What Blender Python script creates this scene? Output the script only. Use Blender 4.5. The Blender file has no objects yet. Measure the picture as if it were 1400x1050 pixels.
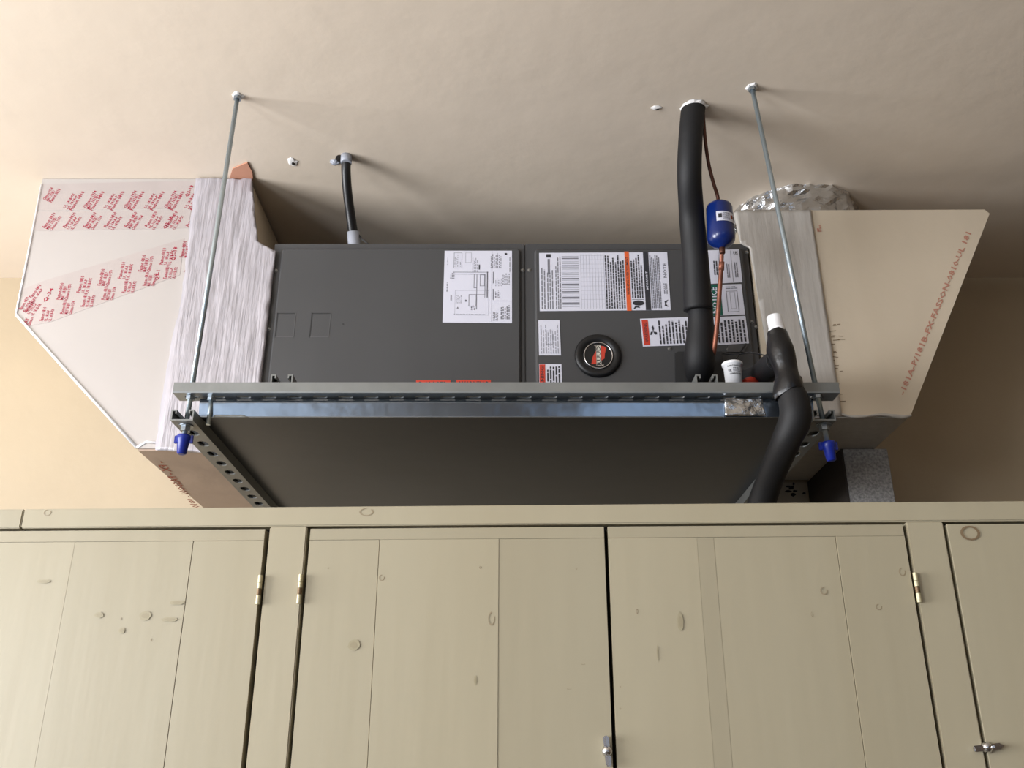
import bpy, bmesh, math, random
from mathutils import Vector, Matrix, noise
from mathutils.geometry import tessellate_polygon
R = random.Random(7)
sc = bpy.context.scene
COL = sc.collection

# ------------------------------------------------------------------ camera, world, light, exposure
EYE = 1.5
F = 1290.0
PITCH = math.atan(1290.0 / 3100.0)
CP, SP = math.cos(PITCH), math.sin(PITCH)
cam_d = bpy.data.cameras.new('camera'); cam = bpy.data.objects.new('camera', cam_d); COL.objects.link(cam)
cam.location = (0, 0, EYE); cam.rotation_euler = (math.pi / 2 + PITCH, 0, 0)
cam_d.sensor_width = 36.0; cam_d.lens = 36.0 * F / 1400.0; cam_d.clip_start = 0.02
sc.camera = cam
w = bpy.data.worlds.new('world'); sc.world = w; w.use_nodes = True
w.node_tree.nodes['Background'].inputs[0].default_value = (0.75, 0.85, 1.0, 1)
w.node_tree.nodes['Background'].inputs[1].default_value = 0.6
sc.view_settings.view_transform = 'Standard'; sc.view_settings.look = 'None'
sc.view_settings.exposure = 0.08; sc.view_settings.gamma = 1.0; sc.view_settings.use_curve_mapping = False


def area(name, loc, target, sx, sy, power, color):
    l = bpy.data.lights.new(name, 'AREA'); l.shape = 'RECTANGLE'; l.size = sx; l.size_y = sy
    l.energy = power; l.color = color
    o = bpy.data.objects.new(name, l); COL.objects.link(o); o.location = loc
    o.rotation_euler = (Vector(target) - Vector(loc)).to_track_quat('-Z', 'Y').to_euler()
    return o


# daylight through the window in the left wall and through the windows behind the photographer, plus an added near lamp
area('window_daylight', (-2.93, 0.55, 1.6), (0.6, 0.9, 1.9), 1.5, 1.3, 142, (0.95, 0.965, 1.0))
area('added_near_daylight', (-2.93, -1.6, 1.7), (0.3, 1.0, 2.1), 1.2, 1.3, 88, (0.90, 0.94, 1.0))  # added lamp, lights the cabinet front and evens out the ceiling
area('rear_window_daylight', (-1.9, -2.42, 1.8), (-0.3, 2.0, 2.3), 1.5, 1.2, 9, (0.78, 0.88, 1.0))
area('rear_window_daylight_right', (0.85, -2.42, 1.95), (0.85, 2.0, 2.1), 0.9, 0.9, 4, (0.55, 0.74, 1.0))

# ------------------------------------------------------------------ projection helpers (photo pixel -> point on a real plane)
H = 1.345          # ceiling above the eye
YF = 1.935        # front of the air handler
YW = 2.425         # back wall


def ray(px, py):
    u = (px - 700.0) / F; v = (525.0 - py) / F
    return Vector((u, CP - v * SP, SP + v * CP))


def PY(px, py, y):
    d = ray(px, py); t = y / d.y
    return Vector((d.x * t, y, EYE + d.z * t))


def PZ(px, py, z):                                   # z above the eye
    d = ray(px, py); t = z / d.z
    return Vector((d.x * t, d.y * t, EYE + z))


# ------------------------------------------------------------------ materials
def srgb(c):
    return tuple(((x / 255) / 12.92 if x / 255 <= 0.04045 else ((x / 255 + 0.055) / 1.055) ** 2.4) for x in c) + (1.0,)


def mat(name, rgb, rough=0.6, metal=0.0, var=0.0, vscale=6.0, bump=0.0, bscale=40.0, stretch=(1, 1, 1), rvar=0.0, spec=0.5, rgb2=None, rand=0.0, coat=0.0, bdist=0.004):
    m = bpy.data.materials.new(name); m.use_nodes = True
    nt = m.node_tree; b = nt.nodes['Principled BSDF']
    b.inputs['Roughness'].default_value = rough; b.inputs['Metallic'].default_value = metal
    b.inputs['Specular IOR Level'].default_value = spec
    b.inputs['Coat Weight'].default_value = coat
    c = srgb(rgb); b.inputs['Base Color'].default_value = c
    if var or bump or rvar or rand or rgb2:
        tc = nt.nodes.new('ShaderNodeTexCoord'); mp = nt.nodes.new('ShaderNodeMapping')
        mp.inputs['Scale'].default_value = stretch
        nt.links.new(tc.outputs['Object'], mp.inputs['Vector'])
        n1 = nt.nodes.new('ShaderNodeTexNoise'); n1.inputs['Scale'].default_value = vscale; n1.inputs['Detail'].default_value = 6
        nt.links.new(mp.outputs[0], n1.inputs['Vector'])
        col = None
        if var or rgb2:
            cr = nt.nodes.new('ShaderNodeValToRGB')
            cr.color_ramp.elements[0].position = 0.32; cr.color_ramp.elements[1].position = 0.68
            if rgb2:
                c2 = srgb(rgb2); cr.color_ramp.elements[0].color = c2; cr.color_ramp.elements[1].color = c
            else:
                cr.color_ramp.elements[0].color = tuple(x * (1 - var) for x in c[:3]) + (1,)
                cr.color_ramp.elements[1].color = tuple(min(1, x * (1 + var * 0.6)) for x in c[:3]) + (1,)
            nt.links.new(n1.outputs['Fac'], cr.inputs['Fac']); col = cr.outputs['Color']
        if rand:
            oi = nt.nodes.new('ShaderNodeObjectInfo'); mr = nt.nodes.new('ShaderNodeMapRange')
            mr.inputs[3].default_value = 1 - rand; mr.inputs[4].default_value = 1 + rand * 0.6
            nt.links.new(oi.outputs['Random'], mr.inputs[0])
            mx = nt.nodes.new('ShaderNodeMix'); mx.data_type = 'RGBA'; mx.blend_type = 'MULTIPLY'; mx.inputs[0].default_value = 1
            if col: nt.links.new(col, mx.inputs[6])
            else: mx.inputs[6].default_value = c
            nt.links.new(mr.outputs[0], mx.inputs[7]); col = mx.outputs[2]
        if col: nt.links.new(col, b.inputs['Base Color'])
        if rvar:
            mr = nt.nodes.new('ShaderNodeMapRange')
            mr.inputs[3].default_value = max(0.03, rough - rvar); mr.inputs[4].default_value = rough + rvar
            nt.links.new(n1.outputs['Fac'], mr.inputs[0]); nt.links.new(mr.outputs[0], b.inputs['Roughness'])
        if bump:
            n2 = nt.nodes.new('ShaderNodeTexNoise'); n2.inputs['Scale'].default_value = bscale; n2.inputs['Detail'].default_value = 5
            nt.links.new(mp.outputs[0], n2.inputs['Vector'])
            bp = nt.nodes.new('ShaderNodeBump'); bp.inputs['Strength'].default_value = bump; bp.inputs['Distance'].default_value = bdist
            nt.links.new(n2.outputs['Fac'], bp.inputs['Height']); nt.links.new(bp.outputs[0], b.inputs['Normal'])
    return m


M = {}
M['ceiling'] = mat('painted_plaster_ceiling', (222, 208, 190), 0.6, var=0.04, vscale=3, bump=0.34, bscale=15, bdist=0.004)
M['wall'] = mat('painted_plaster_wall', (180, 163, 136), 0.6, var=0.06, vscale=2.5, bump=0.4, bscale=16)
M['walldark'] = mat('bounce_damping_wall', (118, 100, 78), 0.6, var=0.06, vscale=2.5, bump=0.3, bscale=16)  # unseen walls coloured dark to cut bounced light
M['floor'] = mat('floor_tile', (78, 72, 64), 0.5, var=0.1)
M['trim'] = mat('window_trim', (210, 205, 190), 0.5)
M['cabpaint'] = mat('cream_cabinet_paint', (171, 162, 138), 0.42, var=0.035, vscale=3, bump=0.22, bscale=16, stretch=(2, 2, 0.25), rgb2=(167, 157, 132), rand=0.07, bdist=0.002)
M['cabdark'] = mat('carcass_gap_shade', (30, 24, 18), 0.9)  # near-black stands in for the shade inside the door gaps
M['unit'] = mat('dark_grey_enamel', (68, 68, 69), 0.5, var=0.05, vscale=4, bump=0.08, bscale=150, bdist=0.0006)
M['unitpale'] = mat('pressed_highlight_and_tab', (84, 84, 85), 0.4)  # painted edge highlight of the pressings; also the tab's own grey
M['recessdark'] = mat('pressed_shade_and_dark_plate', (40, 40, 41), 0.6)  # painted shade of the pressed lines; also a dark hole and plate
M['galv'] = mat('galvanised_steel', (150, 158, 165), 0.34, 0.85, var=0.12, vscale=18, bump=0.12, bscale=60, rvar=0.10, stretch=(0.4, 1, 1))
M['galvdull'] = mat('dull_galvanised_steel', (138, 140, 138), 0.5, 0.55, var=0.12, vscale=12, bump=0.1, bscale=60)
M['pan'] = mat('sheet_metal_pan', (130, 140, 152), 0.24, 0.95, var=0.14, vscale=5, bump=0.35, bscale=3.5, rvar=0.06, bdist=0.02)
M['panbot'] = mat('pan_underside_shade', (54, 61, 72), 0.3, 0.9, var=0.12, vscale=4, bump=0.2, bscale=4)  # pan metal with the shade of its unlit side put into the colour
M['mastic'] = mat('brushed_silver_mastic', (176, 172, 178), 0.42, 0.25, var=0.10, vscale=14, bump=0.7, bscale=14, stretch=(9, 9, 0.8), bdist=0.004)
M['masticdull'] = mat('dull_silver_sleeve', (196, 191, 184), 0.5, 0.15, var=0.06, vscale=9, bump=0.5, bscale=10, stretch=(6, 6, 0.8), bdist=0.004)
M['board'] = mat('duct_board_facing', (182, 176, 172), 0.38, 0.1, var=0.03, vscale=4, bump=0.25, bscale=9)
M['boardr'] = mat('duct_board_facing_cream', (212, 197, 174), 0.5, 0.0, var=0.04, vscale=3, bump=0.4, bscale=11, bdist=0.005)
M['boardunder'] = mat('duct_board_kraft_underside', (172, 150, 132), 0.55, 0.0, var=0.10, vscale=7, bump=0.5, bscale=14)
M['tape'] = mat('printed_foil_tape', (182, 173, 170), 0.33, 0.2, var=0.04, vscale=10, bump=0.3, bscale=20)
M['foil'] = mat('crumpled_foil', (205, 205, 205), 0.22, 0.95, bump=0.8, bscale=26, bdist=0.012)
M['foiledge'] = mat('bright_foil_edge', (244, 244, 248), 0.25, 0.1, bump=0.3, bscale=30)
M['redink'] = mat('red_ink', (160, 26, 56), 0.6)
M['brownink'] = mat('faded_red_ink', (192, 134, 114), 0.6)
M['darkink'] = mat('brick_red_ink', (150, 70, 44), 0.6)
M['ink'] = mat('black_ink', (44, 44, 50), 0.6)
M['greyink'] = mat('grey_ink', (112, 112, 120), 0.6)
M['paleink'] = mat('pale_grey_ink', (158, 158, 168), 0.6)
M['white'] = mat('white_sticker', (214, 214, 226), 0.4)
M['orange'] = mat('orange_print', (222, 96, 48), 0.45)
M['red'] = mat('red_print', (196, 62, 44), 0.45)
M['green'] = mat('green_print', (16, 88, 72), 0.45)
M['black'] = mat('black_plastic', (14, 14, 16), 0.45)
M['chrome'] = mat('chrome', (215, 215, 218), 0.18, 1.0)
M['screw'] = mat('screw_metal', (140, 140, 138), 0.35, 0.8)
M['foam'] = mat('black_foam_insulation', (14, 14, 17), 0.62, bump=0.3, bscale=120, bdist=0.001, var=0.12)
M['tapeblk'] = mat('black_vinyl_tape', (11, 11, 14), 0.32, bump=0.9, bscale=26, bdist=0.003)
M['copper'] = mat('copper', (148, 92, 72), 0.45, 0.5, var=0.45, vscale=30)
M['copperdark'] = mat('tarnished_copper', (92, 58, 46), 0.5, 0.6, var=0.3, vscale=30)
M['blue'] = mat('blue_enamel', (7, 34, 100), 0.3, coat=0.3)
M['bluecap'] = mat('blue_plastic', (14, 38, 140), 0.35)
M['rod'] = mat('zinc_plated_rod', (176, 190, 198), 0.33, 0.8, bump=0.4, bscale=1.0, stretch=(1, 1, 420), bdist=0.001)
M['pvc'] = mat('white_pvc', (240, 240, 242), 0.3)
M['greyplastic'] = mat('grey_plastic', (158, 162, 172), 0.45)
M['conduit'] = mat('black_conduit', (20, 20, 22), 0.4)
M['kraft'] = mat('pink_kraft_paper', (192, 138, 112), 0.7, var=0.08)
M['riser'] = mat('speckled_grey_duct_facing', (172, 170, 168), 0.55, rgb2=(120, 120, 120), vscale=170, bump=0.4, bscale=150)
M['riserdark'] = mat('dark_duct_side', (46, 40, 36), 0.8)
M['plaster'] = mat('chipped_white_plaster', (236, 234, 232), 0.7, bump=0.6, bscale=60)
M['hole'] = mat('hole_dark', (26, 20, 16), 0.9)
M['brass'] = mat('painted_hinge', (196, 186, 150), 0.35, 0.2)
M['brown'] = mat('bare_hinge_metal', (110, 88, 62), 0.4, 0.5)
M['knot'] = mat('wood_knot_stain', (128, 108, 82), 0.5)
M['knot2'] = mat('wood_knot_faint', (150, 136, 110), 0.45)
M['stain'] = mat('faint_brown_stain', (163, 153, 125), 0.42)
M['stain2'] = mat('brown_stain', (156, 145, 118), 0.42)

# ------------------------------------------------------------------ object helpers


def link(name, me, m, parent=None, smooth=False, kind=None, label=None):
    if m is not None and not me.materials:
        me.materials.append(M[m] if isinstance(m, str) else m)
    o = bpy.data.objects.new(name, me); COL.objects.link(o)
    if parent is not None: o.parent = parent
    if smooth:
        for p in me.polygons: p.use_smooth = True
    if kind: o['kind'] = kind
    if label: o['label'] = label
    return o


def fin(bm, name='mesh'):
    me = bpy.data.meshes.new(name); bmesh.ops.recalc_face_normals(bm, faces=bm.faces); bm.to_mesh(me); bm.free(); return me


def thing(name, label, cat, group=None, mesh=None):
    o = mesh if mesh is not None else bpy.data.objects.new(name, None)
    if mesh is None: COL.objects.link(o)
    o['label'] = label; o['category'] = cat
    if group: o['group'] = group
    return o


def add_box(bm, x0, x1, y0, y1, z0, z1, bevel=0.0):
    vs = [bm.verts.new(c) for c in ((x0, y0, z0), (x1, y0, z0), (x1, y1, z0), (x0, y1, z0), (x0, y0, z1), (x1, y0, z1), (x1, y1, z1), (x0, y1, z1))]
    fs = [bm.faces.new([vs[i] for i in f]) for f in ((0, 1, 2, 3), (4, 5, 6, 7), (0, 1, 5, 4), (1, 2, 6, 5), (2, 3, 7, 6), (3, 0, 4, 7))]
    if bevel:
        es = list({e for f in fs for e in f.edges})
        bmesh.ops.bevel(bm, geom=es, offset=bevel, segments=2, affect='EDGES')
    return vs


def box(name, x0, x1, y0, y1, z0, z1, m, parent=None, bevel=0.0, **k):
    bm = bmesh.new(); add_box(bm, x0, x1, y0, y1, z0, z1, bevel); return link(name, fin(bm), m, parent, **k)


def prism(poly, y0, y1, bm=None):
    """poly: points (x,z) in the front plane; extruded from y0 back to y1"""
    b = bm or bmesh.new()
    n = len(poly)
    a = [b.verts.new((p[0], y0, p[1])) for p in poly]; c = [b.verts.new((p[0], y1, p[1])) for p in poly]
    b.faces.new(a); b.faces.new(c[::-1])
    for i in range(n): b.faces.new((a[i], c[i], c[(i + 1) % n], a[(i + 1) % n]))
    return b


def cr(pts, per=8):
    """Catmull-Rom through (Vector, radius)"""
    out = []
    n = len(pts)
    for i in range(n - 1):
        p0 = pts[max(i - 1, 0)]; p1 = pts[i]; p2 = pts[i + 1]; p3 = pts[min(i + 2, n - 1)]
        for k in range(per):
            t = k / per
            def f(a, b, c, d): return 0.5 * ((2 * b) + (c - a) * t + (2 * a - 5 * b + 4 * c - d) * t * t + (3 * b - a - 3 * c + d) * t ** 3)
            out.append((f(p0[0], p1[0], p2[0], p3[0]), f(p0[1], p1[1], p2[1], p3[1])))
    out.append(pts[-1]); return out


def tube_bm(path, seg=16, bm=None, caps=True, wob=0.0, seed=0):
    b = bm or bmesh.new(); rings = []
    up = None
    for i, (p, r) in enumerate(path):
        a = path[max(i - 1, 0)][0]; c = path[min(i + 1, len(path) - 1)][0]
        d = (c - a).normalized()
        if up is None:
            up = Vector((0, 1, 0)) if abs(d.y) < 0.9 else Vector((1, 0, 0))
        s = d.cross(up).normalized(); up = s.cross(d).normalized()
        ring = []
        for k in range(seg):
            t = 2 * math.pi * k / seg
            q = p + (s * math.cos(t) + up * math.sin(t)) * r
            if wob:
                q += (q - p) * wob * noise.noise(q * 22 + Vector((seed, 0, 0)))
            ring.append(b.verts.new(q))
        rings.append(ring)
    for i in range(len(rings) - 1):
        for k in range(seg):
            f = b.faces.new((rings[i][k], rings[i][(k + 1) % seg], rings[i + 1][(k + 1) % seg], rings[i + 1][k])); f.smooth = True
    if caps:
        b.faces.new(rings[0][::-1]); b.faces.new(rings[-1])
    return b


def tube(name, pts, m, parent=None, seg=16, per=8, straight=False, wob=0.0, seed=0, **k):
    path = pts if straight else cr(pts, per)
    return link(name, fin(tube_bm(path, seg, wob=wob, seed=seed)), m, parent, **k)


def lathe(name, base, axis, prof, m, parent=None, seg=24, flats=False, **k):
    """prof: list of (distance along axis, radius)"""
    ax = Vector(axis).normalized(); s = ax.orthogonal().normalized(); t = ax.cross(s)
    b = bmesh.new(); rings = []
    for d, r in prof:
        rings.append([b.verts.new(Vector(base) + ax * d + (s * math.cos(2 * math.pi * i / seg) + t * math.sin(2 * math.pi * i / seg)) * max(r, 1e-5)) for i in range(seg)])
    for i in range(len(rings) - 1):
        for j in range(seg):
            f = b.faces.new((rings[i][j], rings[i][(j + 1) % seg], rings[i + 1][(j + 1) % seg], rings[i + 1][j])); f.smooth = not flats
    b.faces.new(rings[0][::-1]); b.faces.new(rings[-1])
    o = link(name, fin(b), m, parent, **k)
    return o


def grid_face(poly, y, step=0.012, amp=0.003, fr=(60, 12), thick=0.006, seed=0):
    """front polygon (x,z) cut into a fine grid and roughened, with thickness behind"""
    b = prism(poly, y, y + thick)
    xs = [p[0] for p in poly]; zs = [p[1] for p in poly]
    x = min(xs) + step
    while x < max(xs):
        bmesh.ops.bisect_plane(b, geom=b.verts[:] + b.edges[:] + b.faces[:], plane_co=(x, 0, 0), plane_no=(1, 0, 0)); x += step
    z = min(zs) + step
    while z < max(zs):
        bmesh.ops.bisect_plane(b, geom=b.verts[:] + b.edges[:] + b.faces[:], plane_co=(0, 0, z), plane_no=(0, 0, 1)); z += step
    for v in b.verts:
        if abs(v.co.y - y) < 1e-5:
            n = noise.noise(Vector((v.co.x * fr[0] + seed, v.co.z * fr[1], 0))) + 0.5 * noise.noise(Vector((v.co.x * 90, v.co.z * 45, seed)))
            v.co.y -= amp * (n + 0.8)
            v.co.x += amp * 0.9 * noise.noise(Vector((v.co.z * 40, seed, v.co.x * 10)))
            v.co.z += amp * 0.9 * noise.noise(Vector((v.co.x * 40, seed + 5, v.co.z * 10)))
    for f in b.faces: f.smooth = True
    return fin(b)


# ------------------------------------------------------------------ flat print: text and bars laid on a surface
_tc = {}


def text2d(s):
    """tessellated outline of a string scaled to x 0..width (height 1)"""
    if s not in _tc:
        cu = bpy.data.curves.new('t', 'FONT'); cu.body = s; cu.size = 1.0; cu.resolution_u = 1; cu.offset = 0.018
        o = bpy.data.objects.new('t', cu); COL.objects.link(o)
        bpy.context.view_layer.update()
        me = bpy.data.meshes.new_from_object(o.evaluated_get(bpy.context.evaluated_depsgraph_get()))
        vs = [(v.co.x, v.co.y) for v in me.vertices]; fs = [tuple(p.vertices) for p in me.polygons]
        bpy.data.objects.remove(o); bpy.data.curves.remove(cu); bpy.data.meshes.remove(me)
        x0 = min(v[0] for v in vs); x1 = max(v[0] for v in vs); y0 = min(v[1] for v in vs); y1 = max(v[1] for v in vs)
        _tc[s] = ([(v[0] - x0, v[1] - y0) for v in vs], fs, x1 - x0, y1 - y0)
    return _tc[s]


class Print:
    """ink layer: fn maps sheet coordinates (s right, t down) to a point; each ink is one mesh"""
    lay = True
    def __init__(self, fn): self.fn = fn; self.d = {}
    def ink(self, m): return self.d.setdefault(m, ([], []))
    def poly(self, m, pts):
        V, Fc = self.ink(m); n = len(V); V.extend(self.fn(*p) for p in pts); Fc.append(tuple(range(n, n + len(pts))))
    def rect(self, m, s0, t0, s1, t1): self.poly(m, ((s0, t0), (s0, t1), (s1, t1), (s1, t0)))
    def frame(self, m, s0, t0, s1, t1, w, h=None):
        h = h or w
        self.rect(m, s0, t0, s1, t0 + h); self.rect(m, s0, t1 - h, s1, t1); self.rect(m, s0, t0, s0 + w, t1); self.rect(m, s1 - w, t0, s1, t1)
    def text(self, m, s, s0, t0, s1, t1, rot=0):
        """rot 0: fills the box reading right; 90: reading upward; 270: reading downward"""
        vs, fs, w_, h_ = text2d(s); V, Fc = self.ink(m); n = len(V)
        for x, y in vs:
            a, b = x / w_, y / h_
            if rot == 0: q = (s0 + a * (s1 - s0), t1 - b * (t1 - t0))
            elif rot == 90: q = (s1 - b * (s1 - s0), t1 - a * (t1 - t0))
            else: q = (s0 + b * (s1 - s0), t0 + a * (t1 - t0))
            V.append(self.fn(*q))
        Fc.extend(tuple(n + i for i in f) for f in fs)
    def lines(self, m, s0, t0, s1, t1, n, vertical=True, fill=0.5, ragged=0.3, wl=0.045, gap=0.012):
        """n lines of tiny word-like dashes; vertical: lines run along t"""
        for i in range(n):
            if vertical: a = s0 + (s1 - s0) * (i + 0.25) / n; b = a + (s1 - s0) / n * fill; p, q = t1, t0
            else: a = t0 + (t1 - t0) * (i + 0.25) / n; b = a + (t1 - t0) / n * fill; p, q = s0, s1
            L = q - p; end = p + L * (1 - R.random() * ragged); x = p; sg = 1 if L > 0 else -1
            while (end - x) * sg > 0:
                l = wl * (0.4 + R.random() * 1.2); x2 = x + sg * l
                if (end - x2) * sg < 0: x2 = end
                if vertical: self.rect(m, a, min(x, x2), b, max(x, x2))
                else: self.rect(m, min(x, x2), a, max(x, x2), b)
                x = x2 + sg * gap
    def build(self, parent, name='printed_marking', label=None):
        out = []
        for m, (V, Fc) in self.d.items():
            me = bpy.data.meshes.new(name); me.from_pydata([tuple(v) for v in V], [], Fc); me.update()
            off = {'orange': 1, 'red': 1, 'green': 1, 'chrome': 1, 'ink': 2, 'white': 3}.get(m, 0)
            if self.lay:
                for v in me.vertices: v.co.y -= off * 0.00012
            o = link(name, me, m, parent, kind='stuff'); out.append(o)
        return out


def quad_map(q, y, off=0.0):
    a, b, c, d = [PY(p[0], p[1], y) for p in q]
    def fn(s, t):
        top = a.lerp(b, s); bot = d.lerp(c, s); v = top.lerp(bot, t); return Vector((v.x, v.y - off, v.z))
    return fn


def sheet(q, y, parent, m='white', name='sticker', thick=0.0008):
    fn = quad_map(q, y)
    b = bmesh.new(); P = [fn(s, t) for s, t in ((0, 0), (0, 1), (1, 1), (1, 0))]
    prism([(p.x, p.z) for p in P], y - thick, y, b)
    o = link(name, fin(b), m, parent)
    return o, Print(quad_map(q, y, thick + 0.0004))


# ------------------------------------------------------------------ the room
ZC = EYE + H
XL, XR, YB = -3.0, 3.0, -2.5


def struct(o): o['kind'] = 'structure'; return o


struct(box('ceiling', XL - .1, XR + .1, YB - .1, YW + .1, ZC, ZC + .1, 'ceiling'))
struct(box('floor', XL - .1, XR + .1, YB - .1, YW + .1, -.1, 0, 'floor'))
struct(box('wall_back', XL - .1, XR + .1, YW, YW + .1, 0, ZC, 'wall'))
struct(box('wall_right', XR, XR + .1, YB, YW, 0, ZC, 'walldark'))


def wall_with_window(name, ax, c0, c1, a0, a1, w0, w1, z0, z1, extra=None):
    b = bmesh.new()
    segs = [(a0, w0, 0, ZC), (w1, a1, 0, ZC), (w0, w1, 0, z0), (w0, w1, z1, ZC)]
    if extra:
        e0, e1, f0, f1 = extra; segs[1] = (w1, e0, 0, ZC); segs += [(e1, a1, 0, ZC), (e0, e1, 0, f0), (e0, e1, f1, ZC)]
    for p, q, r, s in segs:
        if ax == 'x': add_box(b, c0, c1, p, q, r, s)
        else: add_box(b, p, q, c0, c1, r, s)
    return struct(link(name, fin(b), 'wall' if name == 'wall_left' else 'walldark'))


wall_with_window('wall_left', 'x', XL - .1, XL, YB, YW, -2.2, -1.0, 1.05, 2.35, (-0.2, 1.3, 0.95, 2.25))
wall_with_window('wall_front', 'y', YB - .1, YB, XL, XR, -2.65, -1.15, 1.2, 2.4, (0.4, 1.3, 1.5, 2.4))


def window(name, ax, c, w0, w1, z0, z1):
    b = bmesh.new(); t = 0.05
    bars = [(w0, w1, z0, z0 + t), (w0, w1, z1 - t, z1), (w0, w0 + t, z0, z1), (w1 - t, w1, z0, z1), ((w0 + w1) / 2 - .02, (w0 + w1) / 2 + .02, z0, z1)]
    for p, q, r, s in bars:
        if ax == 'x': add_box(b, c - .03, c + .02, p, q, r, s)
        else: add_box(b, p, q, c - .03, c + .02, r, s)
    return struct(link(name, fin(b), 'trim'))


window('window_1', 'x', XL - .04, -0.2, 1.3, 0.95, 2.25)
window('added_window', 'x', XL - .04, -2.2, -1.0, 1.05, 2.35)  # unseen opening added to go with the near lamp
window('window_2', 'y', YB - .06, -2.65, -1.15, 1.2, 2.4)
window('window_3', 'y', YB - .06, 0.4, 1.3, 1.5, 2.4)

# ------------------------------------------------------------------ steel channels


def channel(p0, axis, L, pitch, first, name='strut_channel', label='', group=None, slot=(0.028, 0.013), wd=0.041, hg=0.021):
    """shallow slotted channel: open side up, slots in its bottom; p0 = corner (min x, min y, bottom)"""
    root = thing(name, label, 'channel', group)
    root.location = p0
    if axis == 'y': mp = lambda l, w_, h: (w_, l, h)
    else: mp = lambda l, w_, h: (l, w_, h)
    th = 0.0025
    outer = [(0, 0), (L, 0), (L, wd), (0, wd)]
    holes = []; c = first
    while c < L - 0.02:
        a, r = slot[0] / 2, slot[1] / 2
        h = [(c + (a - r) + r * math.cos(t), wd / 2 + r * math.sin(t)) for t in [math.pi / 2 - math.pi * k / 5 for k in range(6)]]
        h += [(c - (a - r) - r * math.cos(t), wd / 2 - r * math.sin(t)) for t in [math.pi / 2 - math.pi * k / 5 for k in range(6)]]
        holes.append(h); c += pitch
    loops = [outer] + holes
    flat = [p for l in loops for p in l]
    tris = tessellate_polygon([[Vector((p[0], p[1], 0)) for p in l] for l in loops])
    b = bmesh.new()
    lo = [b.verts.new(mp(p[0], p[1], 0)) for p in flat]; hi = [b.verts.new(mp(p[0], p[1], th)) for p in flat]
    for t in tris:
        try: b.faces.new([lo[i] for i in t]); b.faces.new([hi[i] for i in reversed(t)])
        except ValueError: pass
    k = 0
    for l in loops:
        n = len(l)
        for i in range(n):
            b.faces.new((lo[k + i], lo[k + (i + 1) % n], hi[k + (i + 1) % n], hi[k + i]))
        k += n
    link('slotted_web', fin(b), 'galvdull' if axis == 'y' else 'galv', root)
    b = bmesh.new()
    def bb(l0, l1, w0, w1, h0, h1):
        c0 = mp(l0, w0, h0); c1 = mp(l1, w1, h1); add_box(b, c0[0], c1[0], c0[1], c1[1], c0[2], c1[2])
    for s in (0, 1):
        f = (lambda w_: w_) if s == 0 else (lambda w_: wd - w_)
        a_, c_ = sorted((f(0), f(th))); bb(0, L, a_, c_, th, hg)
        a_, c_ = sorted((f(th), f(0.0095))); bb(0, L, a_, c_, hg - th, hg)
        a_, c_ = sorted((f(0.0072), f(0.0095))); bb(0, L, a_, c_, hg - 0.0075, hg - th)
    link('rolled_flanges', fin(b), 'galvdull', root)
    return root


ZS0 = EYE + 0.6524; ZS1 = ZS0 + 0.021
channel((-0.625, 1.61, ZS0), 'x', 1.229, 0.0475, 0.03, label='long galvanised strut channel running across the front of the dark grey air handler', slot=(0.028, 0.013))
for x, lab in ((-0.4505, 'short galvanised channel end peeping over the long strut below the left access panel'),
               (0.343, 'short galvanised channel end peeping over the long strut under the thick black pipe')):
    channel((x, 1.6225, ZS1), 'y', 0.78, 0.0475, 0.03, label=lab)
ZX = EYE + 0.5945
channel((-0.618, 1.60, ZX), 'y', 0.82, 0.062, 0.068, label='slotted galvanised channel running back under the left end of the drain pan', slot=(0.031, 0.019))
channel((0.545, 1.60, ZX), 'y', 0.82, 0.062, 0.072, label='slotted galvanised channel running back under the right end behind the black pipe', slot=(0.031, 0.019))

# ------------------------------------------------------------------ drain pan
pan = thing('drain_pan', 'shiny sheet metal drain pan under the air handler with a folded front lip', 'pan')
px0, px1, py0, py1 = -0.581, 0.560, 1.640, 2.40
zb = ZX + 0.0215
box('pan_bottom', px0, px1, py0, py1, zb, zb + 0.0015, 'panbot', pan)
b = bmesh.new(); nx = 90; lean = .0065
def lipp(i, j, back=0.0):
    x = px0 + (px1 - px0) * i / nx; t = j / 4
    return (x, py0 - .0015 + back - lean * t + .0011 * noise.noise(Vector((x * 7, t * 1.2, 0))) * (.3 + t), zb - .0005 + .0335 * t)
gv = [[b.verts.new(lipp(i, j)) for j in range(5)] for i in range(nx + 1)]; gb = [[b.verts.new(lipp(i, j, .0012)) for j in range(5)] for i in range(nx + 1)]
for i in range(nx):
    for j in range(4):
        b.faces.new((gv[i][j], gv[i + 1][j], gv[i + 1][j + 1], gv[i][j + 1])).smooth = True; b.faces.new((gb[i][j], gb[i][j + 1], gb[i + 1][j + 1], gb[i + 1][j])).smooth = True
    b.faces.new((gv[i][4], gv[i + 1][4], gb[i + 1][4], gb[i][4]))

add_box(b, px0, px1, py0 - 0.003, py0 + 0.001, zb - 0.0012, zb + 0.0006)
link('front_lip', fin(b), 'pan', pan)
for x in (px0, px1 - .0015): box('side_lip', x, x + .0015, py0, py1, zb, zb + 0.033, 'pan', pan)
box('rear_lip', px0, px1, py1 - .0015, py1, zb, zb + 0.033, 'pan', pan)
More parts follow.
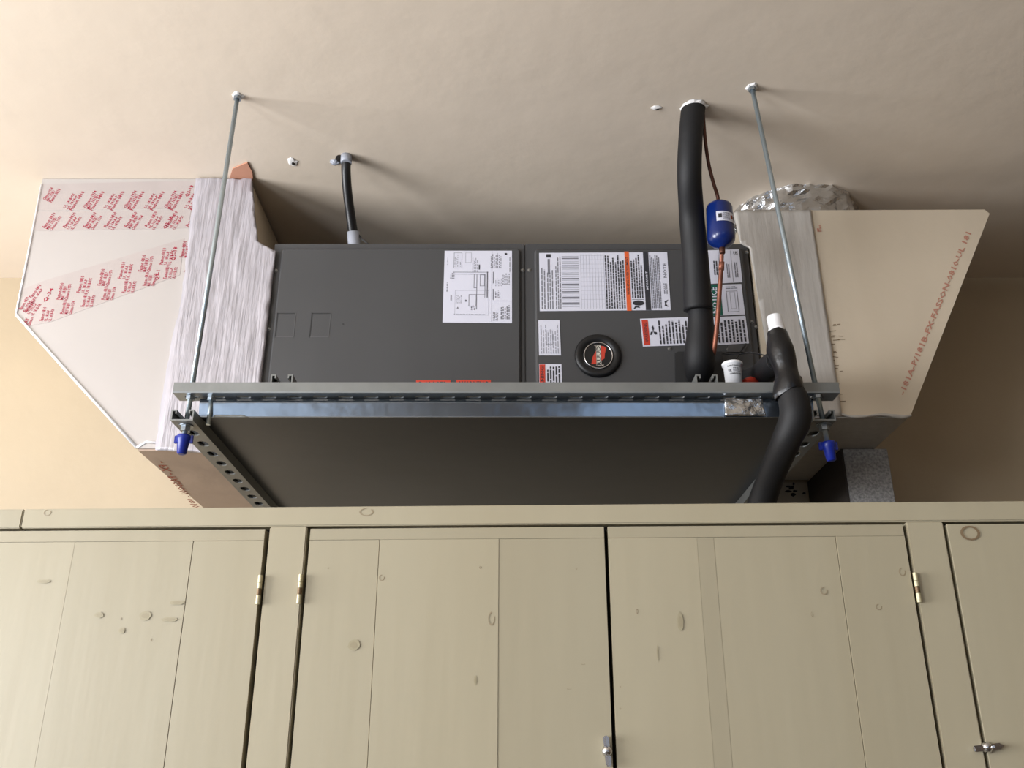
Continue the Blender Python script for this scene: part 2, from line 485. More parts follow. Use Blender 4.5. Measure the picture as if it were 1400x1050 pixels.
# foil patch on the lip
a = PY(989, 551, py0 - .004); c = PY(1046, 571, py0 - .004)
link('foil_patch', grid_face([(a.x, zb - 0.001), (c.x, zb - 0.001), (c.x - .004, zb + 0.033), (a.x + .001, zb + 0.033)], py0 - .0105, 0.004, 0.0014, (90, 90), 0.0015), 'foil', pan, label='crumpled foil tape patch')
link('sealant_smear', grid_face([(-0.553, zb - 0.0016), (-0.488, zb - 0.0016), (-0.50, zb + 0.003), (-0.553, zb + 0.003)], py0 - .003, 0.006, 0.001, (90, 90), 0.0015), 'galvdull', pan)

# ------------------------------------------------------------------ air handler
ah = thing('air_handler', 'dark grey air handler cabinet hung on its side under the ceiling', 'air handler')
uz0, uz1 = ZS1 + 0.0215, PY(700, 334, YF).z
ux0, ux1 = -0.561, 0.556
b = bmesh.new(); add_box(b, ux0, ux1, YF, YW - 0.02, uz0, uz1, 0.004)
link('casing', fin(b), 'unit', ah)


def raised_panel(x0, x1, z0, z1, y, d, name, m='unit', r=0.010):
    b = bmesh.new(); rings = []
    for inset, dy in ((0, 0), (0.0015, d * 0.6), (0.005, d), (0.007, d)):
        ring = []
        for cx, cz, a0 in ((x1, z1, 0), (x0, z1, 90), (x0, z0, 180), (x1, z0, 270)):
            sx = -1 if cx == x1 else 1; sz = -1 if cz == z1 else 1
            for k in range(5):
                t = math.radians(a0 + 90 * k / 4)
                rr = max(r - inset, 0.001)
                ring.append(b.verts.new((cx + sx * (inset + rr) + rr * math.cos(t), y - dy, cz + sz * (inset + rr) + rr * math.sin(t))))
        rings.append(ring)
    n = len(rings[0])
    for i in range(len(rings) - 1):
        for k in range(n):
            f = b.faces.new((rings[i][k], rings[i][(k + 1) % n], rings[i + 1][(k + 1) % n], rings[i + 1][k]))
    b.faces.new(rings[-1]); b.faces.new(rings[0][::-1])
    return link(name, fin(b), m, ah)


xs = PY(718, 420, YF).x
YP = YF - 0.011
fl = box('panel_flange', ux0 + .001, xs - .0008, YF - .004, YF + .001, uz0, uz1 - .001, 'unit', ah, 0.0012)
fl = box('panel_flange', xs + .0008, ux1 - .001, YF - .004, YF + .001, uz0, uz1 - .001, 'unit', ah, 0.0012)
lp = raised_panel(PY(386, 345, YF).x, PY(712, 345, YF).x, uz0 + .004, uz1 - 0.016, YF - .004, 0.008, 'access_panel')
rp = raised_panel(PY(730, 345, YF).x, PY(1003, 345, YF).x + .02, uz0 + .004, uz1 - 0.018, YF - .004, 0.008, 'access_panel')
YS = YP - 0.0012                                   # face of the pressed panels


def screw(px, py, y, parent=ah, r=0.004):
    p = PY(px, py, y)
    return lathe('screw', (p.x, y + .002, p.z), (0, -1, 0), [(0, r * 1.25), (.0025, r * 1.25), (.0026, r * 0.8), (.005, r * 0.75), (.0055, r * 0.4)], 'screw', parent, 6, flats=True)


for p in ((377, 370, YF - .004), (367, 450, YF - .004), (714.5, 369.5, YF - .004), (723.5, 369.5, YF - .004), (1021, 345, YF - .004), (1028, 440, YF - .004), (1034, 447, YF - .004), (915.5, 477, YS), (996, 478, YS)):
    screw(*p)
# knockouts: flat outlines, shaded and lit edges of the pressing painted on
for q in ((379, 428, 404, 461), (426, 428, 452, 461)):
    pr = Print(lambda s, t: Vector((PY(s, t, YS).x, YS - 0.0005, PY(s, t, YS).z)))
    a_, b_, c_, d_ = q; sl = -3.5
    pr.poly('recessdark', ((a_, b_), (a_ + sl, d_), (a_ + sl + 1.1, d_), (a_ + 1.1, b_)))
    pr.poly('recessdark', ((a_, b_), (c_, b_), (c_, b_ + 1.2), (a_, b_ + 1.2)))
    pr.poly('unitpale', ((c_, b_), (c_ + sl, d_), (c_ + sl + .9, d_), (c_ + .9, b_)))
    pr.poly('unitpale', ((a_ + sl, d_), (c_ + sl, d_), (c_ + sl, d_ - 1), (a_ + sl, d_ - 1)))
    V, Fc = [], []
    pr.build(ah, 'knockout')
lathe('small_hole', (PY(469, 443, YS).x, YS - .0006, PY(469, 443, YS).z), (0, 1, 0), [(0, .0016), (.0005, .0016)], 'recessdark', ah, 8)

# ---- stickers
# wiring diagram
o, p = sheet(((608, 343), (700, 343), (700, 442), (605, 441)), YS, ah)
p.frame('greyink', .14, .03, .26, .25, .004); p.lines('greyink', .15, .05, .25, .23, 5, True, .25, .6, .03)
p.text('greyink', 'Ladder', .04, .10, .055, .20, 90)
p.frame('paleink', .31, .03, .40, .17, .004); p.lines('paleink', .41, .05, .50, .30, 4, True, .4, .5, .03); p.rect('ink', .51, .20, .525, .27)
p.lines('greyink', .68, .03, .85, .25, 7, True, .35, .3, .03); p.rect('ink', .89, .035, .925, .06)
p.lines('greyink', .955, .07, .985, .30, 1, True, .3, .2, .05); p.lines('greyink', .86, .28, .97, .48, 5, True, .4, .35, .03)
p.rect('greyink', .13, .302, .65, .309); p.rect('greyink', .13, .331, .60, .337); p.rect('greyink', .60, .331, .607, .66); p.rect('ink', .632, .30, .642, .66)
p.rect('greyink', .44, .33, .446, .53); p.rect('greyink', .48, .34, .487, .82); p.rect('greyink', .44, .52, .48, .527); p.frame('greyink', .53, .34, .60, .50, .006)
p.frame('greyink', .37, .615, .48, .78, .006); p.rect('greyink', .48, .615, .60, .62); p.lines('ink', .09, .30, .16, .40, 3, True, .45, .3, .02)
p.rect('ink', .105, .625, .118, .70); p.lines('paleink', .18, .62, .27, .74, 4, True, .4, .3, .02); p.text('ink', 'A', .20, .79, .225, .815); p.text('ink', 'B', .32, .69, .345, .715)
p.lines('ink', .40, .76, .47, .83, 3, True, .4, .5, .02); p.lines('paleink', .16, .88, .62, .895, 1, False, .5, 0, .03); p.frame('paleink', .17, .56, .66, .90, .003)
p.rect('greyink', .72, .30, .731, .46); p.lines('paleink', .75, .38, .86, .50, 5, True, .4, .3, .02); p.rect('greyink', .72, .54, .731, .69); p.lines('greyink', .75, .54, .83, .66, 4, True, .5, .4, .02)
p.lines('greyink', .72, .82, .80, .97, 4, True, .4, .3, .03); p.lines('greyink', .83, .76, .97, .95, 5, True, .5, .2, .03)
p.rect('paleink', .70, .02, .704, .98); p.rect('paleink', .72, .70, .98, .704); p.lines('greyink', .04, .45, .06, .58, 1, True, .5, 0, .03)
p.build(o)
# large rating and warning label
o, p = sheet(((737, 346), (912, 345), (917, 424), (738, 425.5)), YS, ah)
p.lines('greyink', .01, .04, .05, .97, 2, True, .4, .3, .08); p.rect('ink', .055, .025, .09, .085); p.rect('greyink', .065, .11, .082, .38)
p.lines('greyink', .055, .10, .11, .97, 3, True, .4, .3, .10); p.lines('greyink', .12, .05, .17, .97, 3, True, .4, .2, .06)
for i in range(28):
    t = .06 + i * .032
    if i in (1, 5, 12, 15, 19, 22, 25): p.rect('greyink', .175, t, .305, t + .020)
    else: p.rect('paleink', .175, t, .305, t + .010)
for i in range(12): p.rect('paleink', .32, .05 + i * .076, .50, .053 + i * .076)
for i in range(9): p.rect('paleink', .32 + i * .0225, .03, .3215 + i * .0225, .97)
p.lines('ink', .505, .04, .66, .97, 8, True, .5, .15, .05, .008)
p.rect('orange', .665, -.015, .70, 1.01); p.text('ink', 'WARNING AVERTISSEMENT', .672, .08, .693, .74, 90)
p.lines('ink', .705, .04, .80, .80, 5, True, .5, .3, .05, .008)
p.rect('ink', .81, -.01, .85, 1.0); p.text('white', 'IMPORTANT', .822, .34, .838, .66, 90)
p.lines('greyink', .855, .04, .935, .97, 6, True, .6, .1, .06, .006)
p.text('greyink', 'NOTE', .96, .2, .985, .45, 90); p.lines('greyink', .955, .53, .985, .73, 3, True, .5, .1, .05)
p.poly('ink', [(.755 + .044 * math.cos(t), .88 + .045 * math.sin(t)) for t in [k * math.pi / 6 for k in range(12)]])
p.poly('ink', ((.715, .98), (.73, .93), (.76, .94), (.765, .965), (.74, .955), (.72, .985)))
p.rect('greyink', .71, .815, .80, .825)
p.poly('ink', ((.955, .85), (.985, .83), (.96, .90))); p.poly('ink', ((.955, .93), (.985, .95), (.96, .88)))
p.build(o)
# small stickers
o, p = sheet(((736, 438), (765, 438), (767, 486), (737, 486)), YS, ah)
p.lines('paleink', .06, .05, .94, .95, 8, True, .4, .4, .12, .03); p.frame('paleink', .35, .3, .65, .7, .02); p.build(o)
o, p = sheet(((737, 498), (767.5, 498), (769, 545), (737.5, 545)), YS, ah)
p.rect('red', .01, .01, .27, .99); p.text('ink', 'WARNING', .07, .08, .21, .92, 90); p.lines('ink', .32, .04, .95, .97, 5, True, .5, .2, .2, .03); p.build(o)
# sideways warning with fan symbol
o, p = sheet(((875, 436), (960, 433), (963, 471), (879, 474)), YS, ah)
p.rect('red', .02, .05, .12, .96); p.text('ink', 'WARNING', .045, .15, .10, .85, 90)
for k in range(3):
    t = k * 2 * math.pi / 3 + .5
    c0 = (.19, .48)
    p.poly('ink', (c0, (c0[0] + .055 * math.cos(t - .35), c0[1] + .16 * math.sin(t - .35)), (c0[0] + .065 * math.cos(t), c0[1] + .22 * math.sin(t)), (c0[0] + .04 * math.cos(t + .5), c0[1] + .14 * math.sin(t + .5))))
p.lines('ink', .27, .08, .97, .94, 13, True, .45, .25, .16, .02); p.build(o)
# stickers at the right edge
o, p = sheet(((952, 343), (1010, 341), (1015, 386), (955, 389)), YS, ah)
p.rect('greyink', .50, .02, .507, .98); p.rect('greyink', .79, .03, .797, .97); p.lines('ink', .36, .3, .47, .75, 2, True, .5, .1, .2); p.lines('greyink', .66, .4, .74, .85, 2, True, .5, .1, .2)
p.lines('greyink', .84, .38, .93, .85, 2, True, .5, .1, .2); p.text('ink', 'US', .86, .06, .96, .18); p.build(o)
o, p = sheet(((955, 390.5), (1013.5, 388.5), (1018.5, 430), (958, 433)), YS, ah)
p.rect('green', 0, 0, .50, 1); p.text('white', 'NOTICE', .26, .08, .42, .92, 90)
p.frame('greyink', .62, .22, .88, .90, .012); p.frame('paleink', .70, .25, .82, .80, .01); p.lines('greyink', .62, .06, .9, .16, 2, False, .5, .2, .08); p.build(o)
o, p = sheet(((958, 434.5), (1019, 432), (1024, 469.5), (961, 473)), YS, ah)
p.lines('ink', .08, .08, .97, .93, 11, True, .5, .25, .14, .02); p.build(o)
# red strips at the foot of the left panel
for q, s in (((569, 520, 616, 534), 'DANGER'), ((624, 519.5, 671, 534), 'WARNING')):
    a_, b_, c_, d_ = q
    o, p = sheet(((a_, b_), (c_, b_), (c_, d_), (a_, d_)), YS, ah, 'red'); p.text('ink', s, .08, .14, .92, .85); p.build(o)
# round emblem
c0 = PY(817.5, 487, YS)
em = lathe('emblem', c0, (0, -1, 0), [(0, .0525), (.004, .0525), (.0075, .050), (.009, .046), (.0085, .035), (.006, .034)], 'black', ah, 40)
ce = PY(818, 486, YS - .008)
bm_ = bmesh.new(); n = 40; rr = .0315; path = []
for k in range(n):
    t = 2 * math.pi * k / n; cc = Vector((ce.x + rr * math.cos(t), YS - .0095, ce.z + rr * math.sin(t))); ring = []
    for j in range(6):
        u_ = 2 * math.pi * j / 6; r2 = rr + .0016 * math.cos(u_)
        ring.append(bm_.verts.new((ce.x + r2 * math.cos(t), YS - .0085 + .0016 * math.sin(u_), ce.z + r2 * math.sin(t))))
    path.append(ring)
for k in range(n):
    for j in range(6): bm_.faces.new((path[k][j], path[(k + 1) % n][j], path[(k + 1) % n][(j + 1) % 6], path[k][(j + 1) % 6])).smooth = True
link('chrome_ring', fin(bm_), 'chrome', em)
pe = Print(lambda s, t: Vector((ce.x + (s - .5) * .062, YS - .0078 - (.0003 if _lay else 0), ce.z - (t - .5) * .062)))
_lay = 0
pe.poly('black', [(.5 + .5 * math.cos(k * math.pi / 12), .5 + .5 * math.sin(k * math.pi / 12)) for k in range(24)])
_lay = 1
pe.poly('red', ((.60, .12), (.72, .14), (.80, .22), (.74, .42), (.72, .62), (.60, .70))); pe.poly('red', ((.42, .32), (.42, .84), (.24, .84), (.30, .55)))
pe.rect('chrome', .425, .08, .45, .90); pe.rect('chrome', .585, .10, .605, .90)
pe.text('ink', 'RUUD', .44, .12, .59, .88, 90); 
_lay = 1
pe.poly('chrome', ((.36, .10), (.62, .08), (.60, .11), (.40, .14))); pe.poly('chrome', ((.40, .88), (.70, .86), (.66, .90), (.46, .92)))
pe.build(em)
# the RUUD letters sit on a pale bar
_lay = 0
pb = Print(lambda s, t: Vector((ce.x + (s - .5) * .062, YS - .0080, ce.z - (t - .5) * .062))); pb.rect('trim', .43, .10, .60, .90); pb.build(em)
# coil connection recess, covered black
pc = PY(922, 482, YS); pd = PY(990, 521, YS)
b = bmesh.new(); prism([(pc.x, pc.z - .004), (pc.x + .008, pc.z), (pd.x, pc.z), (pd.x + .003, pd.z - .06), (pc.x - .006, pd.z - .06)], YS - .006, YS, b)
link('connection_plate', fin(b), 'recessdark', ah)
b = bmesh.new(); p1 = PY(1023, 472, YS)
prism([(p1.x - .045, p1.z - .001), (p1.x - .001, p1.z + .001), (p1.x - .012, p1.z - .018), (p1.x - .05, p1.z - .018)], YS - .004, YS, b)
link('metal_tab', fin(b), 'unitpale', ah)

# ------------------------------------------------------------------ left plenum
YD = 2.405


def pl(pts, y): return [(PY(a, b_, y).x, PY(a, b_, y).z) for a, b_ in pts]


YPL = 1.93
lpn = thing('duct_plenum', 'pale foil-faced duct box with red printed tape left of the air handler', 'duct')
lb = pl([(57, 251), (300, 245.5), (265, 616), (187, 613), (22, 430)], YPL)
lb[0] = (lb[0][0], ZC - .001); lb[1] = (lb[1][0], ZC - .001); lb[2] = (lb[2][0], lb[3][1])
link('duct_board', fin(prism(lb, YPL, YD)), 'board', lpn)
box('kraft_underside', lb[3][0] + .002, -0.5665, YPL + .004, YD - .002, lb[3][1] - .004, lb[3][1] - .0002, 'boardunder', lpn, label='pinkish kraft-faced underside')
# mastic sleeve, body and rough front
ztop = EYE + H - 0.006
sl = pl([(268, 246), (345, 244.5), (349, 300), (353, 331), (377, 345), (357, 523)], YPL - .004)
sl[0] = (sl[0][0], ztop); sl[1] = (sl[1][0], ztop)
sl += pl([(344, 622), (280, 619), (214, 615), (226, 520), (236, 470), (247, 420), (257, 350), (262, 300)], YPL - .004)
link('mastic_coat', grid_face(sl, YPL - .007, 0.009, 0.0036, (85, 9), 0.008, 3), 'mastic', lpn, label='brushed silver mastic coat')
body = [(-0.66, ztop - .004), (sl[1][0] - .003, ztop - .004), (sl[2][0] - .003, sl[2][1]), (sl[3][0] - .004, sl[3][1] + .004), (-0.566, sl[4][1]), (-0.566, lb[3][1] - .003), (-0.66, lb[3][1] - .003)]
link('collar', fin(prism(body, YPL + .002, YD)), 'boardr', lpn)
# folded foil edges
def edge(name, pts, y, r, m, parent, **k):
    return tube(name, [(PY(a, b_, y), r) for a, b_ in pts], m, parent, 6, straight=True, **k)
edge('foil_edge', ((57, 252), (40, 340), (22, 430)), YPL - .0005, .0028, 'foiledge', lpn)
edge('foil_edge', ((22, 430), (100, 517), (187, 612)), YPL - .0005, .0035, 'foiledge', lpn)
edge('foil_edge', ((187, 612), (200, 604), (222, 606)), YPL - .001, .003, 'foiledge', lpn)
# printed tape strips with ink
def strip(pts, y=YPL - .0006):
    return link('tape_strip', fin(prism(pl(pts, YPL), y, YPL)), 'tape', lpn)
strip([(57.5, 252), (268, 247), (262, 285), (51, 288)])
strip([(50.5, 289.5), (261.5, 286.5), (257, 312), (46.5, 316)])
strip([(30, 396), (60, 384), (252, 326), (246, 376), (70, 440), (40, 446)])


def stamp(px, py, ang, hpx, lines, wpx, y, ink, pr, gap=.28):
    """lines of text; origin = start of the first line's baseline, ang = reading direction (deg, 90 up), lines progress to the right of reading direction"""
    o_ = PY(px, py, y); k = (PY(px + 1, py, y) - o_).x
    d = Vector((math.cos(math.radians(ang)), 0, math.sin(math.radians(ang)))); n_ = Vector((d.z, 0, -d.x))
    V, Fc = pr.ink(ink)
    for i, s in enumerate(lines):
        vs, fs, w_, h_ = text2d(s[0]); n0 = len(V); L = wpx * s[1] * k; hh = hpx * s[2] * k if len(s) > 2 else hpx * k
        for x, yy in vs:
            q = o_ + n_ * (hpx * k * (1 + gap) * i) + d * (x / w_ * L + (s[3] * k if len(s) > 3 else 0)) - n_ * (yy / h_ * hh)
            V.append(Vector((q.x, y - .0011, q.z)))
        Fc.extend(tuple(n0 + j for j in f) for f in fs)


prt = Print(None)
A_ = [('Fasson 0810', 1.0, 1.25), ('UL 181A-P', .8), ('UL 181B-FX', .9)]
B_ = [('Fasson 0810', 1.0, 1.25), ('MAY 181BU', .8, 1.2), ('Climaco 1974', .95, 1.1)]
C_ = [('UL 181B-FX', .8, .9), ('UL 181A-P', .75, .9), ('Fasson 0810', 1.05, 1.3)]
for i in range(8):
    x = 62 + i * 27.6
    stamp(x, 285 if i else 274, 68, 4.2, C_ if i % 2 else [('Climaco 1974', .95, 1.1), ('MAY 181BU', .8, 1.2), ('Fasson 0810', 1.05, 1.3)], 31 if i else 22, YPL, 'redink', prt)
stamp(258, 270, 72, 6.5, [('Q3-18', 1.0)], 19, YPL, 'redink', prt)
for i in range(8):
    x = 62 + i * 28
    if x < 60: continue
    stamp(x, 312.5 - i * .3, 66, 4.2, B_ if i % 2 == 0 and i < 6 else A_, 26, YPL, 'redink', prt)
stamp(228, 314, 70, 6.5, [('Q3-18', 1.0)], 21, YPL, 'redink', prt)
for i in range(8):
    x = 59 + i * 28.2; y0 = 439 - i * 9.6
    stamp(x, y0, 86, 4.4, B_ if i % 2 else A_, 21, YPL, 'redink', prt)
    if i < 7: stamp(x + 22.5, y0 - 29, 86, 4.4, A_ if i % 2 else B_, 26, YPL, 'redink', prt)
stamp(36, 428, 64, 4.4, A_, 22, YPL, 'redink', prt); stamp(44, 408, 64, 4.4, [('Fasson 0810', 1.0, 1.2), ('UL 181A-P', .8)], 22, YPL, 'redink', prt)
stamp(30, 424, 70, 4.2, A_, 20, YPL, 'redink', prt); stamp(36, 446, 80, 4.2, [('MAY', 1.0, 1.3), ('Climaco', 1.2, 1.2)], 12, YPL, 'redink', prt)
stamp(64, 414, 72, 6.5, [('Q-34', 1.0)], 22, YPL, 'redink', prt)
stamp(240, 357, 88, 6.5, [('Q3-18', 1.0)], 22, YPL, 'redink', prt)
stamp(217.5, 384, 88, 6.5, [('Q3-1', 1.0)], 16, YPL, 'redink', prt)
prt.build(lpn, 'tape_printing')
# hand-stencilled print on the underside
pu = Print(lambda s, t: Vector((s, t, lb[3][1] - .0048)))
def under(pu, s, p0, p1, hgt, ink):
    z_ = lb[3][1] - .0048 - EYE
    a = PZ(p0[0], p0[1], z_); c = PZ(p1[0], p1[1], z_); d = (c - a); L = d.length; d.normalize(); n_ = Vector((-d.y, d.x, 0))
    vs, fs, w_, h_ = text2d(s); V, Fc = pu.ink(ink); n0 = len(V)
    for x, yy in vs: V.append(a + d * (x / w_ * L) + n_ * (yy / h_ * hgt))
    Fc.extend(tuple(n0 + j for j in f) for f in fs)
under(pu, '- FX - FASSON - 0810', (224, 631), (274, 694), .020, 'darkink')
pu.build(lpn, 'stencil_printing')
b = bmesh.new()
fp = [PZ(*q, H - .004) for q in ((313, 247), (318, 231), (327, 227), (338, 222.5), (345, 236), (346, 247))]
lo_ = [b.verts.new(q) for q in fp]; hi_ = [b.verts.new(q + Vector((0, 0, .003))) for q in fp]
b.faces.new(lo_); b.faces.new(hi_[::-1])
for i in range(6): b.faces.new((lo_[i], lo_[(i + 1) % 6], hi_[(i + 1) % 6], hi_[i]))
link('paper_flap', fin(b), 'kraft', lpn, label='pinkish brown paper flap')

# ------------------------------------------------------------------ right plenum
rpn = thing('duct_plenum', 'cream duct board box tapering at right end of the air handler', 'duct')
YR_ = 1.93
rb = pl([(1106, 288), (1346, 286.5), (1353, 292), (1245, 568), (1148, 566)], YR_)
rbz = rb[3][1]
full = [(ux1 + .004, rb[0][1]), rb[1], rb[2], rb[3], (ux1 + .004, rbz)]
b = prism(full, YR_, YD)
link('duct_board', fin(b), 'boardr', rpn)
sr = pl([(1003, 291), (1008, 288), (1108, 288), (1128, 420), (1151, 569), (1064, 566)], YR_ - .003)
sr += [(ux1 + .003, PY(1022, 340, YR_).z)] + pl([(1012, 333)], YR_)
link('tape_sleeve', grid_face(sr, YR_ - .004, 0.012, 0.0018, (50, 6), 0.005, 9), 'masticdull', rpn, label='dull silver brushed tape sleeve')
box('underside_facing', ux1 + .01, rb[3][0] - .004, YR_ + .003, YD - .002, rbz - .004, rbz - .0002, 'masticdull', rpn)
tube('wrinkled_tape_edge', [(PY(1150, 566, YR_ - .002), .003), (PY(1170, 570, YR_ - .003), .0045), (PY(1205, 567, YR_ - .003), .003), (PY(1232, 570, YR_ - .003), .0045), (PY(1246, 568, YR_ - .001), .002)], 'masticdull', rpn, 8, wob=.6)
prr = Print(None)
stamp(1236, 541, 61.5, 8, [('-181A-P/181B-FX-FASSON-0810-UL 181', 1.0)], 292, YR_ + .0, 'brownink', prr)
stamp(1120, 317, 92, 2.6, [('-', .6), ('Fas', 1.2, 1.4)], 9, YR_, 'brownink', prr)
stamp(1147, 540, 90, 2.4, [('0810', 1)], 22, YR_, 'brownink', prr)
for k in range(26):
    x = 1128 + R.random() * 22; y_ = 440 + R.random() * 110
    stamp(x, y_, R.uniform(-8, 8), 1.0, [('-', 1)], R.uniform(3, 11), YR_, 'knot', prr)
prr.build(rpn, 'stencil_printing')

# foil wrapped round duct from the right plenum up into the ceiling
fd = bmesh.new(); cx, cy, rad = 0.731, 2.112, 0.160
z0_, z1_ = rb[0][1] - .002, ZC + .004
rows, seg = 9, 72; rings = []
for i in range(rows + 1):
    ring = []; t = i / rows
    for k in range(seg):
        a = 2 * math.pi * k / seg
        rr = rad * (1 + .05 * noise.noise(Vector((math.cos(a) * 6, math.sin(a) * 6, t * 2))) + .06 * noise.noise(Vector((math.cos(a) * 14, math.sin(a) * 14, t * 6))) + .03 * (1 - t))
        ring.append(fd.verts.new((cx + rr * math.cos(a), cy + rr * math.sin(a), z0_ + (z1_ - z0_) * t)))
    rings.append(ring)
for i in range(rows):
    for k in range(seg): fd.faces.new((rings[i][k], rings[i][(k + 1) % seg], rings[i + 1][(k + 1) % seg], rings[i + 1][k]))
fd.faces.new(rings[0][::-1]); fd.faces.new(rings[-1])
thing('', 'crumpled foil wrapped round duct between the right duct box and the ceiling', 'duct', mesh=link('foil_wrapped_duct', fin(fd), 'foil'))

# riser under the right plenum
rs = thing('duct_riser', 'grey speckled upright duct standing below the cream duct box', 'duct')
fr = PZ(1152, 613, rbz - .004 - EYE); fr2 = PZ(1213, 613, rbz - .004 - EYE)
box('duct_facing', fr.x + .001, fr2.x, fr.y, YW - .004, 1.2, rbz - .0045, 'riser', rs, .002)
box('dark_side', fr.x - .004, fr.x + .001, fr.y + .002, YW - .004, 1.2, rbz - .0045, 'riserdark', rs)  # left face coloured darker than the front

# ------------------------------------------------------------------ hanging rods
def rod(top, bot, zend, label):
    t = thing('threaded_rod', label, 'rod', 'threaded hanger rods')
    T = PZ(top[0], top[1], H); B = Vector((bot[0], bot[1], zend)); T.z = ZC + .002
    d = (B - T).normalized()
    tube('rod', [(T, .0048), (B, .0048)], 'rod', t, 12, straight=True)
    lathe('ceiling_nut', T - Vector((0, 0, .0)), (0, 0, -1), [(.002, .011), (.004, .011), (.0042, .0085), (.012, .0085)], 'galv', t, 6, flats=True)
    ring = bmesh.new(); n = 14
    vs = [ring.verts.new((T.x + (.008 + .004 * R.random()) * math.cos(2 * math.pi * k / n), T.y + (.008 + .004 * R.random()) * math.sin(2 * math.pi * k / n), ZC - .003)) for k in range(n)]
    vt = [ring.verts.new((v.co.x * 1.0 + (v.co.x - T.x) * .3, v.co.y + (v.co.y - T.y) * .3, ZC)) for v in vs]
    ring.faces.new(vs); [ring.faces.new((vs[k], vs[(k + 1) % n], vt[(k + 1) % n], vt[k])) for k in range(n)]
    link('chipped_plaster', fin(ring), 'plaster', t)
    # washer and nut under the cross channel, blue cap on the end
    def at(z): return T + d * ((z - T.z) / d.z)
    zw = ZX
    lathe('washer', at(zw), (0, 0, -1), [(0, .0135), (.0022, .0135)], 'galv', t, 20)
    lathe('nut', at(zw - .0022), (0, 0, -1), [(0, .0092), (.009, .0092)], 'galv', t, 6, flats=True)
    lathe('nut', at(ZS0 - .0005), (0, 0, -1), [(0, .0085), (.007, .0085)], 'galv', t, 6, flats=True)
    e = at(zend + .006)
    lathe('end_cap', e + Vector((0, 0, .004)), d, [(0, .0125), (.003, .0132), (.010, .0126), (.014, .0105), (.034, .0085), (.036, .006)], 'bluecap', t, 16, label='blue plastic end cap')
    b = bmesh.new()
    for s in (-1, 1):
        c = e + Vector((s * .0135, 0, -.003)); add_box(b, c.x - .0035, c.x + .0035, c.y - .0025, c.y + .0025, c.z - .008, c.z + .007, .001)
    link('cap_wings', fin(b), 'bluecap', t, kind='stuff')
    return t


rod((325, 131), (-0.5985, 1.6275), EYE + .565, 'left threaded steel hanger rod ending in a blue cap beside the silver mastic')
rod((1028, 119), (0.574, 1.6235), EYE + .551, 'right threaded steel hanger rod ending in a blue cap below the cream duct')
for x, lab in ((-0.560, 'short zinc bolt between strut and channel beside the left rod'), (0.541, 'short zinc bolt between strut and channel beside the right rod')):
    t = thing('threaded_bolt', lab, 'bolt')
    tube('shank', [(Vector((x, 1.634, ZS0 + .004)), .0042), (Vector((x, 1.634, ZX + .004)), .0042)], 'rod', t, 10, straight=True)
    lathe('nut', (x, 1.634, ZS0 - .0005), (0, 0, -1), [(0, .0078), (.006, .0078)], 'galv', t, 6, flats=True)

# ------------------------------------------------------------------ suction line, black foam
def pp(px, py, y, r): return (PY(px, py, y), r)


sp = thing('insulated_pipe', 'thick black foam insulated pipe dropping from ceiling to the air handler', 'pipe')
YQ = 1.70
tp = PZ(948, 148, H)
top = [(Vector((tp.x, tp.y, ZC + .002)), .026), pp(944, 190, tp.y + .005, .026), pp(942.5, 240, tp.y + .03, .0262), pp(946, 300, 1.765, .0275), pp(951, 360, 1.795, .029), pp(954.5, 424, 1.82, .0315)]
tube('upper_foam', top, 'foam', sp, 24, wob=.02)
low = [pp(956, 405, 1.822, .0268), pp(958, 440, 1.832, .0278), pp(957, 480, 1.845, .0330), pp(956, 500, 1.86, .0330), pp(956, 512, 1.885, .030), pp(957, 516, 1.93, .030)]
tube('lower_foam', low, 'foam', sp, 24, wob=.02, seed=4)
rim = bmesh.new(); n = 22; RV = [(R.uniform(.0275, .034)) for k in range(n)]
for k in range(n):
    a0, a1 = 2 * math.pi * k / n, 2 * math.pi * (k + 1) / n; r0, r1 = RV[k], RV[(k + 1) % n]
    c_ = lambda a, r, z: rim.verts.new((tp.x + r * math.cos(a), tp.y + r * math.sin(a), z))
    rim.faces.new((c_(a0, .0265, ZC - .006), c_(a1, .0265, ZC - .006), c_(a1, r1, ZC - .001), c_(a0, r0, ZC - .001)))
bmesh.ops.remove_doubles(rim, verts=rim.verts, dist=1e-5)
link('plaster_rim', fin(rim), 'plaster', sp, label='chipped white plaster rim of the ceiling hole')

# ------------------------------------------------------------------ liquid line with filter drier
ll = thing('copper_line', 'thin copper line with a blue filter drier beside the thick black pipe', 'pipe')
yl = 1.74
tl = PZ(961, 152, H)
tube('upper_copper', [(Vector((tl.x, tl.y, ZC)), .004), pp(964, 190, 1.68, .004), pp(969, 225, 1.70, .004), pp(976, 252, 1.72, .004), pp(981, 268, 1.735, .004), pp(983, 283, 1.74, .004)], 'copperdark', ll, 10, label='dark brown copper')
ft, fb = PY(982.5, 277, 1.745), PY(987, 338, 1.745)
ax = (fb - ft); L = ax.length
fd_ = lathe('filter_drier', ft, ax, [(0, .004), (.001, .010), (.004, .019), (.010, .0265), (.016, .0285), (L * .62, .0290), (L * .78, .0300), (L * .86, .0285), (L * .95, .020), (L, .0085), (L + .003, .006)], 'blue', ll, 28, label='glossy blue filter drier')
lathe('copper_fitting', ft - ax.normalized() * .006, ax, [(0, .0055), (.008, .0065)], 'screw', ll, 12)
lathe('copper_fitting', fb - ax.normalized() * .002, ax, [(0, .0068), (.016, .0062), (.018, .0048)], 'copperdark', ll, 12)
